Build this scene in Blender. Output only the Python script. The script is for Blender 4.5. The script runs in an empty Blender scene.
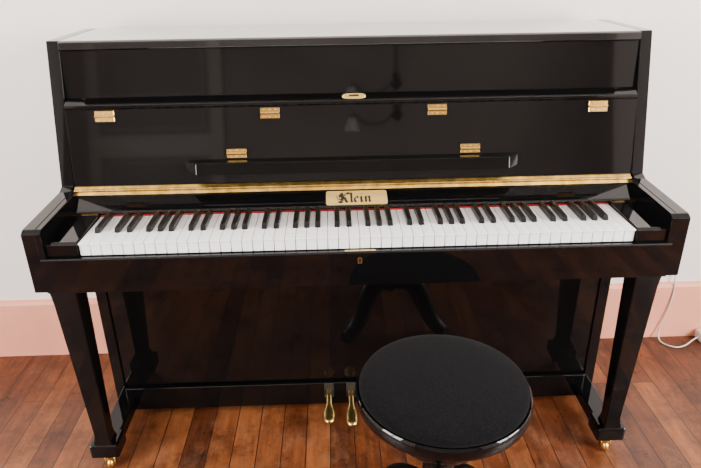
import bpy, bmesh, math, random
from mathutils import Vector, Matrix
random.seed(4)
S=bpy.context.scene
COL=S.collection
# ---------------------------------------------------------------- materials
def mat(name, col, rough=.5, metal=0, coat=0, spec=.5, bump=0, bscale=50, var=0, vscale=5, sheen=0):
    m=bpy.data.materials.new(name); m.use_nodes=True
    nt=m.node_tree; N=nt.nodes; L=nt.links; b=N['Principled BSDF']
    b.inputs['Base Color'].default_value=(*col,1); b.inputs['Roughness'].default_value=rough
    b.inputs['Metallic'].default_value=metal; b.inputs['Coat Weight'].default_value=coat
    b.inputs['Specular IOR Level'].default_value=spec; b.inputs['Sheen Weight'].default_value=sheen
    tc=N.new('ShaderNodeTexCoord')
    if var:
        n=N.new('ShaderNodeTexNoise'); n.inputs['Scale'].default_value=vscale; n.inputs['Detail'].default_value=4
        L.new(tc.outputs['Object'],n.inputs['Vector'])
        r=N.new('ShaderNodeValToRGB')
        r.color_ramp.elements[0].position=.3; r.color_ramp.elements[1].position=.7
        r.color_ramp.elements[0].color=(*[c*(1-var) for c in col],1)
        r.color_ramp.elements[1].color=(*[min(1,c*(1+var)) for c in col],1)
        L.new(n.outputs['Fac'],r.inputs['Fac']); L.new(r.outputs['Color'],b.inputs['Base Color'])
    if bump:
        n=N.new('ShaderNodeTexNoise'); n.inputs['Scale'].default_value=bscale; n.inputs['Detail'].default_value=3
        L.new(tc.outputs['Object'],n.inputs['Vector'])
        bp=N.new('ShaderNodeBump'); bp.inputs['Strength'].default_value=bump; bp.inputs['Distance'].default_value=.002
        L.new(n.outputs['Fac'],bp.inputs['Height']); L.new(bp.outputs['Normal'],b.inputs['Normal'])
    return m
M_black=mat('black_lacquer',(.0022,.0021,.0024),.03,0,0,.36)
M_panel=mat('black_lacquer_panel',(.0026,.0023,.0025),.045,0,0,.43)
M_ledge=mat('black_lacquer_ledge',(.0015,.0015,.0015),.12,0,0,.28)
M_lid=mat('black_lacquer_lid',(.006,.006,.0065),.10,0,1,.5)
M_blackflat=mat('black_satin',(.004,.004,.004),.3,0,0,.3)
M_brass=mat('polished_brass',(.83,.55,.17),.25,1,var=.12,vscale=30)
M_pedal=mat('worn_pedal_brass',(.64,.43,.15),.28,1,var=.25,vscale=40)
M_strip=mat('brushed_brass',(.78,.49,.13),.30,1,var=.35,vscale=45)
M_plate=mat('brass_plate',(.88,.61,.20),.42,.65)
M_ivory=mat('white_key_plastic',(.86,.865,.88),.22,0,0,.5,var=.02,vscale=9)
M_ebony=mat('black_key_plastic',(.006,.006,.007),.28,0,0,.4)
M_felt=mat('red_felt',(.36,.012,.012),.95)
M_ink=mat('black_engraving',(.01,.008,.006),.6)
M_velvet=mat('black_velvet',(.0055,.0055,.006),1,0,0,0,bump=.35,bscale=600,var=.6,vscale=320,sheen=.028)
M_wall=mat('painted_plaster',(.92,.88,.85),.85,bump=.15,bscale=14,var=.03,vscale=1.4)
M_dark=mat('darkened_wall_paint',(.19,.165,.15),.8,var=.25,vscale=1.2)  # unseen opposite wall, colour darkened to dim its reflection in the lacquer
M_pink=mat('pink_painted_skirting',(.89,.37,.24),.55,bump=.3,bscale=25,var=.08,vscale=5)
M_ceil=mat('ceiling_paint',(.50,.48,.46),.9,var=.02)
M_frame=mat('window_paint',(.75,.74,.73),.6,var=.02)
M_door=mat('door_paint',(.29,.26,.24),.5,var=.04)
M_door2=mat('door_panel_paint',(.13,.11,.10),.5,var=.04)
M_cable=mat('white_pvc',(.66,.64,.62),.4,var=.03)
M_lamp=mat('dark_metal',(.02,.018,.015),.4,.6)
M_glass=mat('smoked_glass',(.46,.44,.42),.3)

def floor_mat():
    m=bpy.data.materials.new('plank_floor'); m.use_nodes=True
    nt=m.node_tree; N=nt.nodes; L=nt.links; b=N['Principled BSDF']
    tc=N.new('ShaderNodeTexCoord')
    mp=N.new('ShaderNodeMapping'); mp.inputs['Rotation'].default_value=(0,0,math.radians(90)); mp.inputs['Location'].default_value=(.37,.013,0)
    L.new(tc.outputs['Object'],mp.inputs['Vector'])
    br=N.new('ShaderNodeTexBrick'); br.offset=.37; br.squash=1
    br.inputs['Color1'].default_value=(0,0,0,1); br.inputs['Color2'].default_value=(1,1,1,1); br.inputs['Mortar'].default_value=(.5,.5,.5,1)
    br.inputs['Scale'].default_value=1; br.inputs['Mortar Size'].default_value=.0017; br.inputs['Mortar Smooth'].default_value=.4
    br.inputs['Brick Width'].default_value=1.25; br.inputs['Row Height'].default_value=.070; br.inputs['Bias'].default_value=0
    L.new(mp.outputs[0],br.inputs['Vector'])
    mg=N.new('ShaderNodeMapping'); mg.inputs['Scale'].default_value=(22,2.4,1)
    L.new(tc.outputs['Object'],mg.inputs['Vector'])
    ad=N.new('ShaderNodeVectorMath'); ad.operation='ADD'
    sc=N.new('ShaderNodeVectorMath'); sc.operation='SCALE'; sc.inputs['Scale'].default_value=17
    L.new(br.outputs['Color'],sc.inputs[0]); L.new(mg.outputs[0],ad.inputs[0]); L.new(sc.outputs[0],ad.inputs[1])
    n=N.new('ShaderNodeTexNoise'); n.inputs['Scale'].default_value=2.2; n.inputs['Detail'].default_value=9; n.inputs['Roughness'].default_value=.76
    L.new(ad.outputs[0],n.inputs['Vector'])
    mx=N.new('ShaderNodeMix'); mx.data_type='FLOAT'; mx.inputs[0].default_value=.72
    L.new(br.outputs['Color'],mx.inputs[2]); L.new(n.outputs['Fac'],mx.inputs[3])
    r=N.new('ShaderNodeValToRGB'); e=r.color_ramp.elements
    e[0].position=.28; e[0].color=(.042,.011,.004,1); e[1].position=.74; e[1].color=(.28,.093,.027,1)
    x=e.new(.48); x.color=(.140,.038,.0105,1)
    L.new(mx.outputs[0],r.inputs['Fac'])
    # fine worn scratches and scuffs
    ms=N.new('ShaderNodeMapping'); ms.inputs['Scale'].default_value=(8,5,1); ms.inputs['Rotation'].default_value=(0,0,.35)
    L.new(tc.outputs['Object'],ms.inputs['Vector'])
    n2=N.new('ShaderNodeTexNoise'); n2.inputs['Scale'].default_value=1.3; n2.inputs['Detail'].default_value=12; n2.inputs['Roughness'].default_value=.85
    L.new(ms.outputs[0],n2.inputs['Vector'])
    r2=N.new('ShaderNodeValToRGB'); r2.color_ramp.elements[0].position=.52; r2.color_ramp.elements[0].color=(0,0,0,1); r2.color_ramp.elements[1].position=.66; r2.color_ramp.elements[1].color=(.65,.65,.65,1)
    L.new(n2.outputs['Fac'],r2.inputs['Fac'])
    m1=N.new('ShaderNodeMix'); m1.data_type='RGBA'; L.new(r2.outputs['Color'],m1.inputs[0]); L.new(r.outputs['Color'],m1.inputs[6]); m1.inputs[7].default_value=(.24,.108,.052,1)
    n3=N.new('ShaderNodeTexNoise'); n3.inputs['Scale'].default_value=6; n3.inputs['Detail'].default_value=10; n3.inputs['Roughness'].default_value=.8
    L.new(tc.outputs['Object'],n3.inputs['Vector'])
    r3=N.new('ShaderNodeValToRGB'); r3.color_ramp.elements[0].position=.38; r3.color_ramp.elements[0].color=(.36,.32,.30,1); r3.color_ramp.elements[1].position=.55; r3.color_ramp.elements[1].color=(1,1,1,1)
    L.new(n3.outputs['Fac'],r3.inputs['Fac'])
    m3=N.new('ShaderNodeMix'); m3.data_type='RGBA'; m3.blend_type='MULTIPLY'; m3.inputs[0].default_value=1
    L.new(m1.outputs[2],m3.inputs[6]); L.new(r3.outputs['Color'],m3.inputs[7])
    m2=N.new('ShaderNodeMix'); m2.data_type='RGBA'; L.new(br.outputs['Fac'],m2.inputs[0]); L.new(m3.outputs[2],m2.inputs[6]); m2.inputs[7].default_value=(.014,.005,.003,1)
    L.new(m2.outputs[2],b.inputs['Base Color'])
    rr=N.new('ShaderNodeMapRange'); rr.inputs[1].default_value=.38; rr.inputs[2].default_value=.62; rr.inputs[3].default_value=.24; rr.inputs[4].default_value=.58
    L.new(n2.outputs['Fac'],rr.inputs[0]); L.new(rr.outputs[0],b.inputs['Roughness'])
    bp=N.new('ShaderNodeBump'); bp.inputs['Strength'].default_value=.35; bp.inputs['Distance'].default_value=.002; bp.invert=True
    L.new(br.outputs['Fac'],bp.inputs['Height']); L.new(bp.outputs['Normal'],b.inputs['Normal'])
    return m
M_floor=floor_mat()

# ---------------------------------------------------------------- mesh helpers
def empty(name,loc):
    o=bpy.data.objects.new(name,None); o.location=loc; o.empty_display_size=.1; COL.objects.link(o); o['_w']=list(loc); return o
def wloc(o): return Vector(o['_w'])
def obj(name,bm,mats,parent=None,smooth=False,org=None,label=None):
    """bm in world coordinates"""
    bmesh.ops.recalc_face_normals(bm,faces=bm.faces)
    if org is None:
        xs=[v.co for v in bm.verts]
        org=Vector([(min(c[i] for c in xs)+max(c[i] for c in xs))/2 for i in range(3)])
    org=Vector(org)
    bmesh.ops.translate(bm,verts=bm.verts,vec=-org)
    me=bpy.data.meshes.new(name); bm.to_mesh(me); bm.free()
    for m in (mats if isinstance(mats,(list,tuple)) else [mats]): me.materials.append(m)
    if smooth:
        for p in me.polygons: p.use_smooth=True
        try: me.set_sharp_from_angle(angle=math.radians(38))
        except Exception: pass
    o=bpy.data.objects.new(name,me); COL.objects.link(o); o['_w']=list(org)
    if parent: o.parent=parent; o.location=org-wloc(parent)
    else: o.location=org
    if label: o['label']=label
    return o
def dup(o,loc,parent=None):
    c=o.copy(); COL.objects.link(c); c['_w']=list(loc)
    p=parent or o.parent
    c.parent=p; c.location=Vector(loc)-(wloc(p) if p else Vector()); return c
def merge(bm,t,mi=0):
    mp={v:bm.verts.new(v.co) for v in t.verts}
    for f in t.faces:
        try:
            g=bm.faces.new([mp[v] for v in f.verts]); g.material_index=mi
        except ValueError: pass
    t.free()
def box(bm,x0,x1,y0,y1,z0,z1,bev=0,seg=2,mi=0):
    t=bmesh.new(); bmesh.ops.create_cube(t,size=1)
    for v in t.verts: v.co=Vector(((x0+x1)/2+v.co.x*(x1-x0),(y0+y1)/2+v.co.y*(y1-y0),(z0+z1)/2+v.co.z*(z1-z0)))
    if bev: bmesh.ops.bevel(t,geom=t.edges[:],offset=bev,segments=seg,affect='EDGES',profile=.5)
    merge(bm,t,mi)
def prism(bm,prof,x0,x1,bev=0,seg=2,mi=0):
    """profile in (y,z), extruded along x"""
    t=bmesh.new()
    a=[t.verts.new((x0,y,z)) for y,z in prof]; b=[t.verts.new((x1,y,z)) for y,z in prof]
    t.faces.new(a); t.faces.new(b[::-1]); n=len(prof)
    for i in range(n): t.faces.new((a[i],b[i],b[(i+1)%n],a[(i+1)%n]))
    bmesh.ops.recalc_face_normals(t,faces=t.faces)
    if bev: bmesh.ops.bevel(t,geom=t.edges[:],offset=bev,segments=seg,affect='EDGES',profile=.5)
    merge(bm,t,mi)
def lathe(bm,prof,cx,cy,n=48,mi=0):
    t=bmesh.new(); rings=[]
    for r,z in prof:
        if r<1e-6: rings.append([t.verts.new((cx,cy,z))])
        else: rings.append([t.verts.new((cx+r*math.cos(2*math.pi*k/n),cy+r*math.sin(2*math.pi*k/n),z)) for k in range(n)])
    for A,B in zip(rings,rings[1:]):
        for k in range(n):
            k2=(k+1)%n
            if len(A)==1 and len(B)==1: continue
            if len(A)==1: t.faces.new((A[0],B[k],B[k2]))
            elif len(B)==1: t.faces.new((A[k],A[k2],B[0]))
            else: t.faces.new((A[k],A[k2],B[k2],B[k]))
    merge(bm,t,mi)
def cyl(bm,p,q,r,n=20,mi=0,r2=None):
    p=Vector(p);q=Vector(q);d=(q-p); L=d.length
    t=bmesh.new(); bmesh.ops.create_cone(t,cap_ends=True,segments=n,radius1=r,radius2=r if r2 is None else r2,depth=L)
    R=d.to_track_quat('Z','Y').to_matrix().to_4x4()
    bmesh.ops.transform(t,matrix=Matrix.Translation((p+q)/2)@R,verts=t.verts)
    merge(bm,t,mi)
def sweep(bm,pts,rad,n=10,sec=None,mi=0):
    t=bmesh.new(); P=[Vector(p) for p in pts]; rings=[]
    up=Vector((0,0,1))
    for i,p in enumerate(P):
        d=(P[min(i+1,len(P)-1)]-P[max(i-1,0)]).normalized()
        s=d.cross(up)
        if s.length<1e-3: s=Vector((1,0,0))
        s.normalize(); u=s.cross(d).normalized()
        r=rad[i] if isinstance(rad,(list,tuple)) else rad
        a,b=(r,r) if not isinstance(r,(list,tuple)) else r
        ring=[]
        for k in range(n):
            th=2*math.pi*k/n; c,sn=math.cos(th),math.sin(th)
            e=.7 if sec else 1
            ring.append(t.verts.new(p+s*a*math.copysign(abs(c)**e,c)+u*b*math.copysign(abs(sn)**e,sn)))
        rings.append(ring)
    for A,B in zip(rings,rings[1:]):
        for k in range(n): t.faces.new((A[k],A[(k+1)%n],B[(k+1)%n],B[k]))
    t.faces.new(rings[0]); t.faces.new(rings[-1][::-1])
    merge(bm,t,mi)
def smoothpts(pts,k=6):
    P=[Vector(p) for p in pts]; out=[]
    for i in range(len(P)-1):
        p0=P[max(i-1,0)];p1=P[i];p2=P[i+1];p3=P[min(i+2,len(P)-1)]
        for j in range(k):
            t=j/k
            out.append(.5*((2*p1)+(-p0+p2)*t+(2*p0-5*p1+4*p2-p3)*t*t+(-p0+3*p1-3*p2+p3)*t**3))
    out.append(P[-1]); return out

# ---------------------------------------------------------------- piano
W=.724; TI=.695
piano=empty('upright_piano',(0,.33,0))
piano['label']='glossy black upright piano with open fallboard, brass fittings and nameplate'
piano['category']='piano'
B=.0018
prof=[(-.012,.607),(-.012,.749),(.0,.756),(.205,.764),(.224,.772),(.306,1.106),(.572,1.106),(.572,.035),(.285,.035),(.285,.607)]
for s in (-1,1):
    bm=bmesh.new(); prism(bm,prof,s*TI,s*W,B); obj('side_panel',bm,M_black,piano)
bm=bmesh.new(); prism(bm,[(.296,1.086),(.296,1.102),(.302,1.106),(.572,1.106),(.572,1.086)],-TI+.001,TI-.001,.0015); obj('lid',bm,M_lid,piano)
bm=bmesh.new(); prism(bm,[(.281,.93),(.304,1.084),(.33,1.084),(.31,.93)],-TI+.001,TI-.001,.001); obj('upper_panel',bm,M_panel,piano)
bm=bmesh.new(); box(bm,-TI,TI,.545,.57,.06,1.083); obj('back_board',bm,M_blackflat,piano)
# fallboard open, leaning back against the upper panel
fb=bmesh.new()
prism(fb,[(.226,.770),(.260,.952),(.257,.956),(.259,.962),(.282,.976),(.290,.973),(.280,.93),(.249,.770)],-TI+.002,TI-.002,.001)
fall=obj('fallboard',fb,M_panel,piano,org=(0,.24,.766))
def fy(z): return .226+(z-.770)*(.260-.226)/(.952-.770)
tilt=math.atan2(.034,.182)
def hinge(x,z,w=.046,h=.026):
    bm=bmesh.new()
    box(bm,-w/2,w/2,-.0025,.0005,.002,h/2,.0006,1)
    box(bm,-w/2,w/2,-.0025,.0005,-h/2,-.002,.0006,1)
    for i in range(5):
        a=-w/2+i*w/5+.0004; cyl(bm,(a,-.003,0),(a+w/5-.0008,-.003,0),.0032,12)
    for sx in (-.3,0,.3):
        for sz in (-1,1):
            cyl(bm,(sx*w,-.0022,sz*h*.32),(sx*w,-.0034,sz*h*.32),.0022,10,r2=.0014)
    bmesh.ops.transform(bm,matrix=Matrix.Translation((x,fy(z)-.0003,z))@Matrix.Rotation(-tilt,4,'X'),verts=bm.verts)
    return bm
for x in (-.600,-.204,.202,.597):
    obj('hinge',hinge(x,.936),M_brass,fall,label='small brass hinge')
for x in (-.290,.285):
    obj('hinge',hinge(x,.842,.048,.022),M_brass,fall,label='small brass hinge')
# folded music ledge on the fallboard: a projecting bar with tapered ends
bm=bmesh.new(); t=bmesh.new()
z0,z1=.801,.829
pts=[(-.414,.004),(-.386,.032),(.376,.032),(.404,.004),(.404,-.001),(-.414,-.001)]
lo=[t.verts.new((x,fy(z0)-d*1.12,z0)) for x,d in pts]; hi=[t.verts.new((x,fy(z1)-d,z1)) for x,d in pts]
t.faces.new(lo);t.faces.new(hi[::-1])
for i in range(6): t.faces.new((lo[i],lo[(i+1)%6],hi[(i+1)%6],hi[i]))
bmesh.ops.recalc_face_normals(t,faces=t.faces); bmesh.ops.bevel(t,geom=t.edges[:],offset=.0022,segments=3,affect='EDGES')
merge(bm,t); obj('music_ledge',bm,M_ledge,fall)
# lock on the sloping top edge of the fallboard
bm=bmesh.new()
t=bmesh.new(); n=28; ring=[]
for k in range(n):
    th=2*math.pi*k/n; c,s_=math.cos(th),math.sin(th)
    ring.append((math.copysign(abs(c)**.6,c)*.029,math.copysign(abs(s_)**.8,s_)*.0085))
a=[t.verts.new((x,y,0)) for x,y in ring]; b=[t.verts.new((x*.95,y*.9,.0025)) for x,y in ring]
t.faces.new(a);t.faces.new(b[::-1])
for i in range(n): t.faces.new((a[i],a[(i+1)%n],b[(i+1)%n],b[i]))
merge(bm,t); box(bm,-.012,.012,-.0028,.0028,.0022,.0032,0,mi=1)
bmesh.ops.transform(bm,matrix=Matrix.Translation((0,.2705,.9693))@Matrix.Rotation(math.atan2(.014,.023),4,'X'),verts=bm.verts)
obj('lock',bm,[M_plate,M_ink],fall,label='oval brass lock plate')
# continuous brass hinge: sloping leaf with knuckles
bm=bmesh.new()
prism(bm,[(.2065,.7525),(.2045,.7540),(.2195,.7715),(.2235,.7715),(.2235,.7525)],-.690,.690,.0006,1)
for i in range(115):
    a=-.690+i*.012
    cyl(bm,(a+.0006,.2125,.7630),(a+.0114,.2125,.7630),.0042,10)
obj('continuous_hinge',bm,M_strip,piano,smooth=True,label='long brass piano hinge')
# name rail
nr=bmesh.new()
prism(nr,[(.153,.712),(.153,.727),(.157,.7305),(.2165,.7560),(.235,.7560),(.235,.712)],-TI+.001,TI-.001,.001)
rail=obj('name_rail',nr,M_black,piano)
P0=Vector((0,.157,.7305)); P1=Vector((0,.2165,.7560)); U=(P1-P0).normalized(); Nn=Vector((0,-U.z,U.y))
C0=P0+U*.0248+Vector((.0005,0,0))
def onrail(a,b,h): return C0+Vector((a,0,0))+U*b+Nn*h
def flat(bm,poly,h0,h1,mi=0):
    t=bmesh.new()
    a=[t.verts.new(onrail(x,y,h0)) for x,y in poly]; b=[t.verts.new(onrail(x,y,h1)) for x,y in poly]
    t.faces.new(a);t.faces.new(b[::-1])
    for i in range(len(a)): t.faces.new((a[i],a[(i+1)%len(a)],b[(i+1)%len(a)],b[i]))
    merge(bm,t,mi)
w,h,r=.0745,.0240,.006
poly=[]
for cx,cy,a0 in ((w-r,h-r,0),(-w+r,h-r,90),(-w+r,-h+r,180),(w-r,-h+r,270)):
    for k in range(5):
        th=math.radians(a0+k*22.5)
        poly.append((cx+r*math.cos(th),cy+r*math.sin(th)))
bm=bmesh.new(); flat(bm,poly,.0002,.0022)
obj('nameplate',bm,M_plate,rail,label='brass nameplate with black blackletter engraving')
bm=bmesh.new()
NA=math.radians(38); SC=.97
def nib(pts,wd,ox,ang=NA):
    nx,ny=math.cos(ang)*wd/2,math.sin(ang)*wd/2
    for (x0,y0),(x1,y1) in zip(pts,pts[1:]):
        x0+=ox;x1+=ox
        q=[(x0-nx,y0-ny),(x0+nx,y0+ny),(x1+nx,y1+ny),(x1-nx,y1-ny)]
        q=[(a*SC,b*SC*1.04) for a,b in q]
        ar=sum(q[i][0]*q[(i+1)%4][1]-q[(i+1)%4][0]*q[i][1] for i in range(4))
        if abs(ar)<1e-9: continue
        flat(bm,q,.0021,.0026)
u=.00128
def G(ox,strokes,wd=.0068):
    for s_ in strokes: nib([(a*u*.95,b*u-.0175) for a,b in s_],wd,ox)
def Hh(ox,strokes,wd=.0018):   # hairline flourishes
    for s_ in strokes: nib([(a*u*.95,b*u-.0175) for a,b in s_],wd,ox)
G(-.0440,[[(1,23),(4,26),(6,24),(6,4),(3,2),(0,4)],[(6,24),(2,18),(1,13)],[(6,14),(11,18),(14,24),(17,26),(19,23)],[(8,15),(12,12),(14,5),(17,1),(20,3)],[(3,2),(7,1)],[(-3,19),(1,21),(4,19)],[(-2,8),(1,9.5),(3,8)]],.0068)
Hh(-.0440,[[(-3,19),(-5,15),(-3,11),(-2,8)],[(9,24),(9,6)],[(-3,2),(3,-1),(9,1)],[(13,26),(20,28),(22,24)]])
G(-.0168,[[(-1,23),(1,26),(3,24),(3,4),(5,1.5),(7,4)]])
G(-.0060,[[(1,13),(1,5),(4,1.5),(8,4)],[(1,13),(5,16.5),(8,13),(2,9)]],.0060)
G(.0080,[[(-1,14),(2,16),(3,14),(3,4),(5,1.5),(7,4)],[(2.5,22),(4.5,24.5)]])
G(.0195,[[(-1,14),(2,16),(3,14),(3,3),(4,1.5)],[(4,13),(8,16.5),(10.5,14),(10.5,4),(12,1.5),(15,4)]],.0064)
obj('engraving',bm,M_ink,rail,label='black blackletter word engraved on the plate')
# key bed, slip, cheek blocks
bm=bmesh.new(); box(bm,-TI+.001,TI-.001,.006,.285,.607,.688,.001); obj('key_bed',bm,M_black,piano)
bm=bmesh.new(); prism(bm,[(-.0165,.607),(-.0165,.687),(-.0135,.690),(-.0065,.690),(-.0045,.688),(.005,.688),(.005,.607)],-TI+.001,TI-.001,.0008)
slip=obj('key_slip',bm,M_black,piano)
bm=bmesh.new(); box(bm,-.034,.034,-.0130,-.0070,.6895,.6912,.0006,1); obj('strike_plate',bm,M_brass,slip,label='thin brass strike plate')
bm=bmesh.new(); kx=-.001
cyl(bm,(kx,-.0160,.672),(kx,-.0185,.672),.0055,20); box(bm,kx-.0045,kx+.0045,-.0185,-.0160,.662,.671,.0008,1)
cyl(bm,(kx,-.0183,.672),(kx,-.0191,.672),.0026,12,mi=1); box(bm,kx-.0016,kx+.0016,-.0191,-.0183,.664,.672,0,mi=1)
obj('keyhole',bm,[M_pedal,M_ink],slip,label='small brass keyhole plate')
for s in (-1,1):
    bm=bmesh.new(); a,b=sorted((s*.683,s*(TI+.0005)))
    prism(bm,[(-.0118,.688),(-.0118,.7487),(.0,.7557),(.205,.7637),(.220,.766),(.220,.688)],a,b,.001); obj('arm',bm,M_black,piano)
    bm=bmesh.new(); a,b=sorted((s*.6145,s*.6825))
    prism(bm,[(-.004,.688),(-.004,.718),(.002,.723),(.152,.7295),(.152,.688)],a,b,.001); obj('key_block',bm,M_black,piano)
# keyboard
kb=bmesh.new(); box(kb,-.6125,.6125,.006,.150,.688,.6965); box(kb,-.6125,.6125,.1490,.1528,.700,.7228,mi=1)
keyb=obj('keyboard',kb,[M_blackflat,M_felt],piano,label='88-key keyboard with strip of red felt behind the keys')
kw=1.225/52
bm=bmesh.new()
g=.0009
box(bm,-kw/2+g,kw/2-g,.0012,.1485,.6905,.7175,.0004,1)
box(bm,-kw/2+g*.6,kw/2-g*.6,-.0022,.1485,.7165,.7205,.0010,2)
k0=obj('white_key',bm,M_ivory,keyb,org=(0,.074,.711),smooth=True)
bm=bmesh.new(); t=bmesh.new()
t1=[(-.0066,.0505,.7185),(.0066,.0505,.7185),(.0066,.1485,.7185),(-.0066,.1485,.7185),(-.0054,.0570,.7325),(.0054,.0570,.7325),(.0054,.1485,.7335),(-.0054,.1485,.7335)]
V=[t.verts.new(c) for c in t1]
for f in ((0,1,2,3),(4,5,6,7),(0,1,5,4),(1,2,6,5),(2,3,7,6),(3,0,4,7)): t.faces.new([V[i] for i in f])
bmesh.ops.recalc_face_normals(t,faces=t.faces); bmesh.ops.bevel(t,geom=t.edges[:],offset=.0013,segments=3,affect='EDGES')
merge(bm,t)
b0=obj('black_key',bm,M_ebony,keyb,org=(0,.101,.725),smooth=True)
names='ABCDEFG'; firstb=True
for i in range(52):
    x=-.6125+kw*(i+.5)
    if i==0: k0.location.x=x-wloc(keyb).x; k0['_w']=[x,.074,.711]
    else: dup(k0,(x,.074,.711))
    nm=names[i%7]
    off={'A':.0012,'C':-.0018,'D':.0018,'F':-.0022,'G':0}
    if nm in off and i<51:
        xb=x+kw/2+off[nm]
        if firstb: b0.location.x=xb-wloc(keyb).x; b0['_w']=[xb,.101,.725]; firstb=False
        else: dup(b0,(xb,.101,.725))
# lower panel and bottom rail
bm=bmesh.new(); box(bm,-TI+.001,TI-.001,.292,.312,.112,.606,.0015); obj('lower_panel',bm,M_panel,piano)
bm=bmesh.new(); box(bm,-TI+.001,TI-.001,.278,.312,.030,.108,.003,3)
for x in (-.085,-.019,.047): box(bm,x-.014,x+.014,.2765,.279,.055,.107,.001,1,mi=1)
obj('bottom_rail',bm,[M_black,M_ink],piano)
# pedals
for x,dz,dy in ((-.085,0,0),(-.019,-.006,-.008),(.047,0,0)):
    bm=bmesh.new()
    pts=smoothpts([(x,.30,.080),(x,.272,.080+dz),(x,.250,.080+dz),(x,.228,.074+dz),(x,.206,.066+dz),(x,.184+dy,.061+dz),(x,.162+dy,.057+dz)],6)
    n=len(pts); rr=[]
    for i in range(n):
        f=i/(n-1)
        q=max(0,min(1,(f-.48)/.28)); q=q*q*(3-2*q)
        wd=.0085+.0085*q; hh=.007+.0020*q
        if f>.82: k=math.sqrt(max(.06,1-((f-.82)/.19)**2)); wd*=k; hh*=max(.5,k)
        rr.append((wd,hh))
    sweep(bm,pts,rr,20); obj('pedal',bm,M_pedal,piano,smooth=True,label='brass pedal')
# front legs and toe blocks
for s in (-1,1):
    bm=bmesh.new(); t=bmesh.new()
    rows=[(.607,.652,.728,.045,.165),(.598,.656,.728,.046,.150),(.588,.659,.7275,.048,.137),(.575,.662,.727,.050,.126),(.558,.6645,.726,.053,.118),(.535,.666,.725,.056,.113),(.11,.678,.718,.083,.116),(.095,.676,.719,.080,.118),(.080,.672,.722,.076,.121)]
    L_=[]
    for z,xa,xb,ya,yb in rows:
        L_.append([t.verts.new((s*a,b,z)) for a,b in ((xa,ya),(xb,ya),(xb,yb),(xa,yb))])
    for A,Bq in zip(L_,L_[1:]):
        for i in range(4): t.faces.new((A[i],A[(i+1)%4],Bq[(i+1)%4],Bq[i]))
    t.faces.new(L_[0]); t.faces.new(L_[-1])
    bmesh.ops.recalc_face_normals(t,faces=t.faces)
    es=[e for e in t.edges if abs(e.verts[0].co.z-e.verts[1].co.z)>1e-4]
    bmesh.ops.bevel(t,geom=es,offset=.002,segments=2,affect='EDGES')
    merge(bm,t); obj('front_leg',bm,M_black,piano,smooth=True)
    bm=bmesh.new()
    a,b=sorted((s*.658,s*.735)); box(bm,a,b,.072,.142,.038,.082,.006,3)
    a,b=sorted((s*.668,s*.720)); box(bm,a,b,.138,.300,.038,.078,.004,3)
    obj('toe_block',bm,M_black,piano)
    for yy in (.090,.50):
        bm=bmesh.new(); x=s*.688
        cyl(bm,(x,yy,.039),(x,yy,.033),.018,24)
        t=bmesh.new(); bmesh.ops.create_uvsphere(t,u_segments=24,v_segments=12,radius=.0155)
        bmesh.ops.scale(t,verts=t.verts,vec=(.72,1,1)); bmesh.ops.translate(t,verts=t.verts,vec=(x,yy-.008,.0157)); merge(bm,t)
        for q in (-1,1):
            a,b=sorted((x+q*.0115,x+q*.0145)); box(bm,a,b,yy-.014,yy+.004,.010,.036,.001,1)
        obj('caster',bm,M_brass,piano,smooth=True,label='brass caster wheel')

# ---------------------------------------------------------------- stool
sx,sy=.154,-.238
st=empty('piano_stool',(sx,sy,0)); st['label']='round black piano stool with velvet seat and three curved legs'; st['category']='stool'
bm=bmesh.new(); lathe(bm,[(0,.486),(.150,.486),(.1630,.489),(.1680,.495),(.1685,.502),(.165,.508),(.156,.513),(.140,.5175),(.115,.5215),(.08,.525),(.04,.527),(0,.5275)],sx,sy,96)
obj('cushion',bm,M_velvet,st,smooth=True,label='black velvet seat cushion')
bm=bmesh.new(); lathe(bm,[(0,.458),(.148,.458),(.164,.460),(.171,.464),(.1750,.470),(.1760,.477),(.1755,.486),(.1740,.492),(.1720,.4945),(.1695,.494),(.1685,.490),(0,.4885)],sx,sy,96)
obj('seat_frame',bm,M_black,st,smooth=True,label='glossy black round wooden seat frame')
bm=bmesh.new(); lathe(bm,[(0,.458),(.100,.458),(.106,.450),(.108,.432),(.106,.415),(.102,.395),(.094,.378),(.078,.360),(.056,.345),(.040,.335),(.034,.315),(.034,.26),(.038,.225),(.048,.205),(.052,.18),(.044,.15),(.032,.135),(.018,.12),(.010,.11),(0,.108)],sx,sy,48)
obj('column',bm,M_black,st,smooth=True)
for a,k_ in ((136,.92),(40,.88),(258,.85)):
    c,s_=math.cos(math.radians(a)),math.sin(math.radians(a))
    pr=[(.030,.175),(.075,.185),(.120,.165),(.155,.120),(.188,.070),(.225,.036),(.262,.020),(.278,.020)]
    pr=[(r_*k_,z) for r_,z in pr]
    pts=smoothpts([(sx+r_*c,sy+r_*s_,z) for r_,z in pr],5)
    n=len(pts); rr=[]
    for i in range(n):
        f=i/(n-1); rr.append((.029-.008*f,(.046-.029*f) if f<.93 else .0175))
    bm=bmesh.new(); sweep(bm,pts,rr,16,sec=1)
    for v in bm.verts:
        if v.co.z<.001: v.co.z=.001
    obj('leg',bm,M_blackflat,st,smooth=True)

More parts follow.
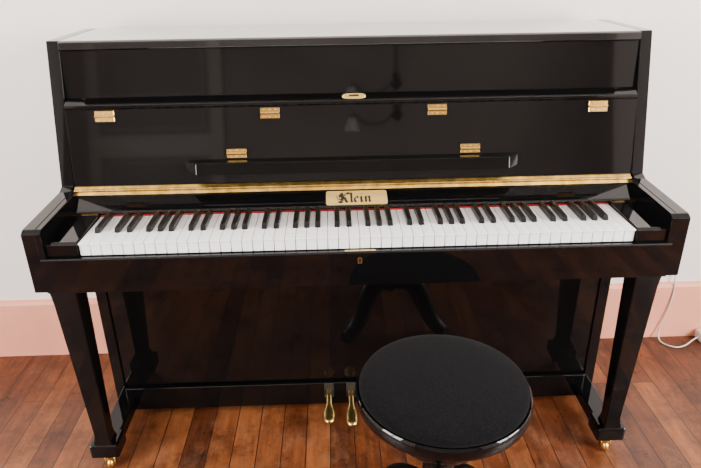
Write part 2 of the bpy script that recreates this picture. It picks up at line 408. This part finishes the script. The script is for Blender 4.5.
# ---------------------------------------------------------------- cable and socket block
bm=bmesh.new()
pts=smoothpts([(1.100,.636,.385),(1.108,.634,.34),(1.120,.630,.27),(1.126,.620,.20),(1.118,.616,.12),(1.100,.612,.04),(1.098,.585,.006),(1.13,.550,.005),(1.17,.555,.006),(1.215,.580,.014),(1.245,.592,.018)],8)
sweep(bm,pts,.0025,8)
c=obj('power_cable',bm,M_cable,smooth=True); c['label']='thin white cable hanging down the wall onto the floor'; c['category']='cable'
bm=bmesh.new(); box(bm,1.236,1.46,.568,.618,.001,.036,.006,3)
for i in range(3): cyl(bm,(1.280+i*.06,.593,.035),(1.280+i*.06,.593,.0375),.018,24,mi=0)
c=obj('power_strip',bm,M_cable,smooth=True); c['label']='white plastic power strip on the floor against the skirting'; c['category']='power strip'

# ---------------------------------------------------------------- room
def struct(o): o['kind']='structure'; return o
X=2.3; YB=.64; YF=-3.4; H=2.7
bm=bmesh.new(); box(bm,-X,X,YF,YB,-.05,0); struct(obj('floor',bm,M_floor,org=(0,0,0)))
bm=bmesh.new(); box(bm,-X,X,YF,YB,H,H+.05); struct(obj('ceiling',bm,M_ceil))
bm=bmesh.new(); box(bm,-X,X,YB,YB+.1,-.05,H+.05); struct(obj('wall_back',bm,M_wall))
bm=bmesh.new(); box(bm,-X,X,YF-.1,YF,-.05,H+.05); struct(obj('wall_front',bm,M_dark))
def sidewall(s,name,y0,y1,z0,z1):
    bm=bmesh.new(); a,b=sorted((s*X,s*(X+.12)))
    box(bm,a,b,YF-.1,y0,-.05,H+.05); box(bm,a,b,y1,YB+.1,-.05,H+.05); box(bm,a,b,y0,y1,-.05,z0); box(bm,a,b,y0,y1,z1,H+.05)
    struct(obj(name,bm,M_wall))
    bm=bmesh.new(); a,b=sorted((s*(X+.02),s*(X+.07)))
    for (p,q,r_,t_) in ((y0,y0+.05,z0,z1),(y1-.05,y1,z0,z1),(y0,y1,z0,z0+.05),(y0,y1,z1-.05,z1),((y0+y1)/2-.03,(y0+y1)/2+.03,z0,z1),(y0,y1,(z0+z1)/2+.25,(z0+z1)/2+.29)):
        box(bm,a,b,p,q,r_,t_)
    return struct(obj('window_1' if s<0 else 'window_2',bm,M_frame))
sidewall(-1,'wall_left',-2.1,-.7,.5,2.3)
sidewall(1,'wall_right',-1.9,-.5,.5,2.3)
bm=bmesh.new(); prism(bm,[(YB-.018,0),(YB-.018,.205),(YB-.012,.215),(YB,.218),(YB,0)],-X,X); struct(obj('baseboard_back',bm,M_pink))
# panelled door in the wall opposite the piano
bm=bmesh.new(); box(bm,-2.05,-.95,YF,YF+.03,0,2.45)
for z0,z1 in ((.15,1.10),(1.28,1.74),(1.90,2.30)):
    for x0,x1 in ((-1.95,-1.06),):
        box(bm,x0,x1,YF+.03,YF+.034,z0,z1,0,mi=1)
        box(bm,x0+.04,x1-.04,YF+.034,YF+.040,z0+.04,z1-.04,.005)
        box(bm,x0+.055,x1-.055,YF+.040,YF+.044,z0+.055,z1-.055,0,mi=1)
struct(obj('door_1',bm,[M_door,M_door2]))
# small low hanging lamp that mirrors faintly in the fallboard
cx,cy=.40,-2.6
ch=empty('hanging_lamp',(cx,cy,H)); ch['label']='dark metal hanging lamp with one curved arm and small smoked shade'; ch['category']='ceiling lamp'
bm=bmesh.new(); cyl(bm,(cx,cy,H),(cx,cy,H-.03),.05,24); cyl(bm,(cx,cy,H-.03),(cx,cy,1.36),.010,12); lathe(bm,[(0,1.38),(.035,1.36),(.022,1.33),(.045,1.30),(.015,1.26),(0,1.25)],cx,cy,20)
obj('stem',bm,M_lamp,ch,smooth=True)
a=math.radians(180); c_,s_=math.cos(a),math.sin(a); R_=.32
bm=bmesh.new(); sweep(bm,smoothpts([(cx+r_*R_*c_,cy+r_*R_*s_,z) for r_,z in ((.06,1.31),(.36,1.24),(.72,1.25),(.92,1.31),(1,1.28))],5),.007,8); obj('arm',bm,M_lamp,ch,smooth=True)
bm=bmesh.new(); lathe(bm,[(.010,1.285),(.026,1.275),(.036,1.245),(.055,1.185),(.052,1.185),(.033,1.245),(.018,1.27)],cx+R_*c_,cy+R_*s_,20); obj('lamp_shade',bm,M_glass,ch,smooth=True)

# ---------------------------------------------------------------- light
def area(name,loc,rot,sx_,sy_,e,col):
    l=bpy.data.lights.new(name,'AREA'); l.shape='RECTANGLE'; l.size=sx_; l.size_y=sy_; l.energy=e; l.color=col
    o=bpy.data.objects.new(name,l); o.location=loc; o.rotation_euler=rot; COL.objects.link(o); return o
area('window_daylight',(-X-.1,-1.4,1.4),(0,math.radians(-90),0),1.8,1.4,255,(1,.965,.935))
area('window_daylight',(X+.1,-1.2,1.4),(0,math.radians(90),0),1.8,1.4,300,(1,.96,.925))
w=bpy.data.worlds.new('World'); S.world=w; w.use_nodes=True
w.node_tree.nodes['Background'].inputs[0].default_value=(.95,.97,1,1); w.node_tree.nodes['Background'].inputs[1].default_value=.4

# ---------------------------------------------------------------- camera
f=617.6; p,yw,r=.4284,-.0265,-.0148
cam=bpy.data.cameras.new('camera'); cam.sensor_width=36; cam.lens=36*f/701; cam.clip_start=.02
co=bpy.data.objects.new('camera',cam); COL.objects.link(co)
co.matrix_world=Matrix.Translation((-.0530,-1.2283,1.2874))@Matrix.Rotation(yw,4,'Z')@Matrix.Rotation(math.pi/2-p,4,'X')@Matrix.Rotation(r,4,'Z')
S.camera=co
for o in bpy.data.objects:
    if '_w' in o: del o['_w']
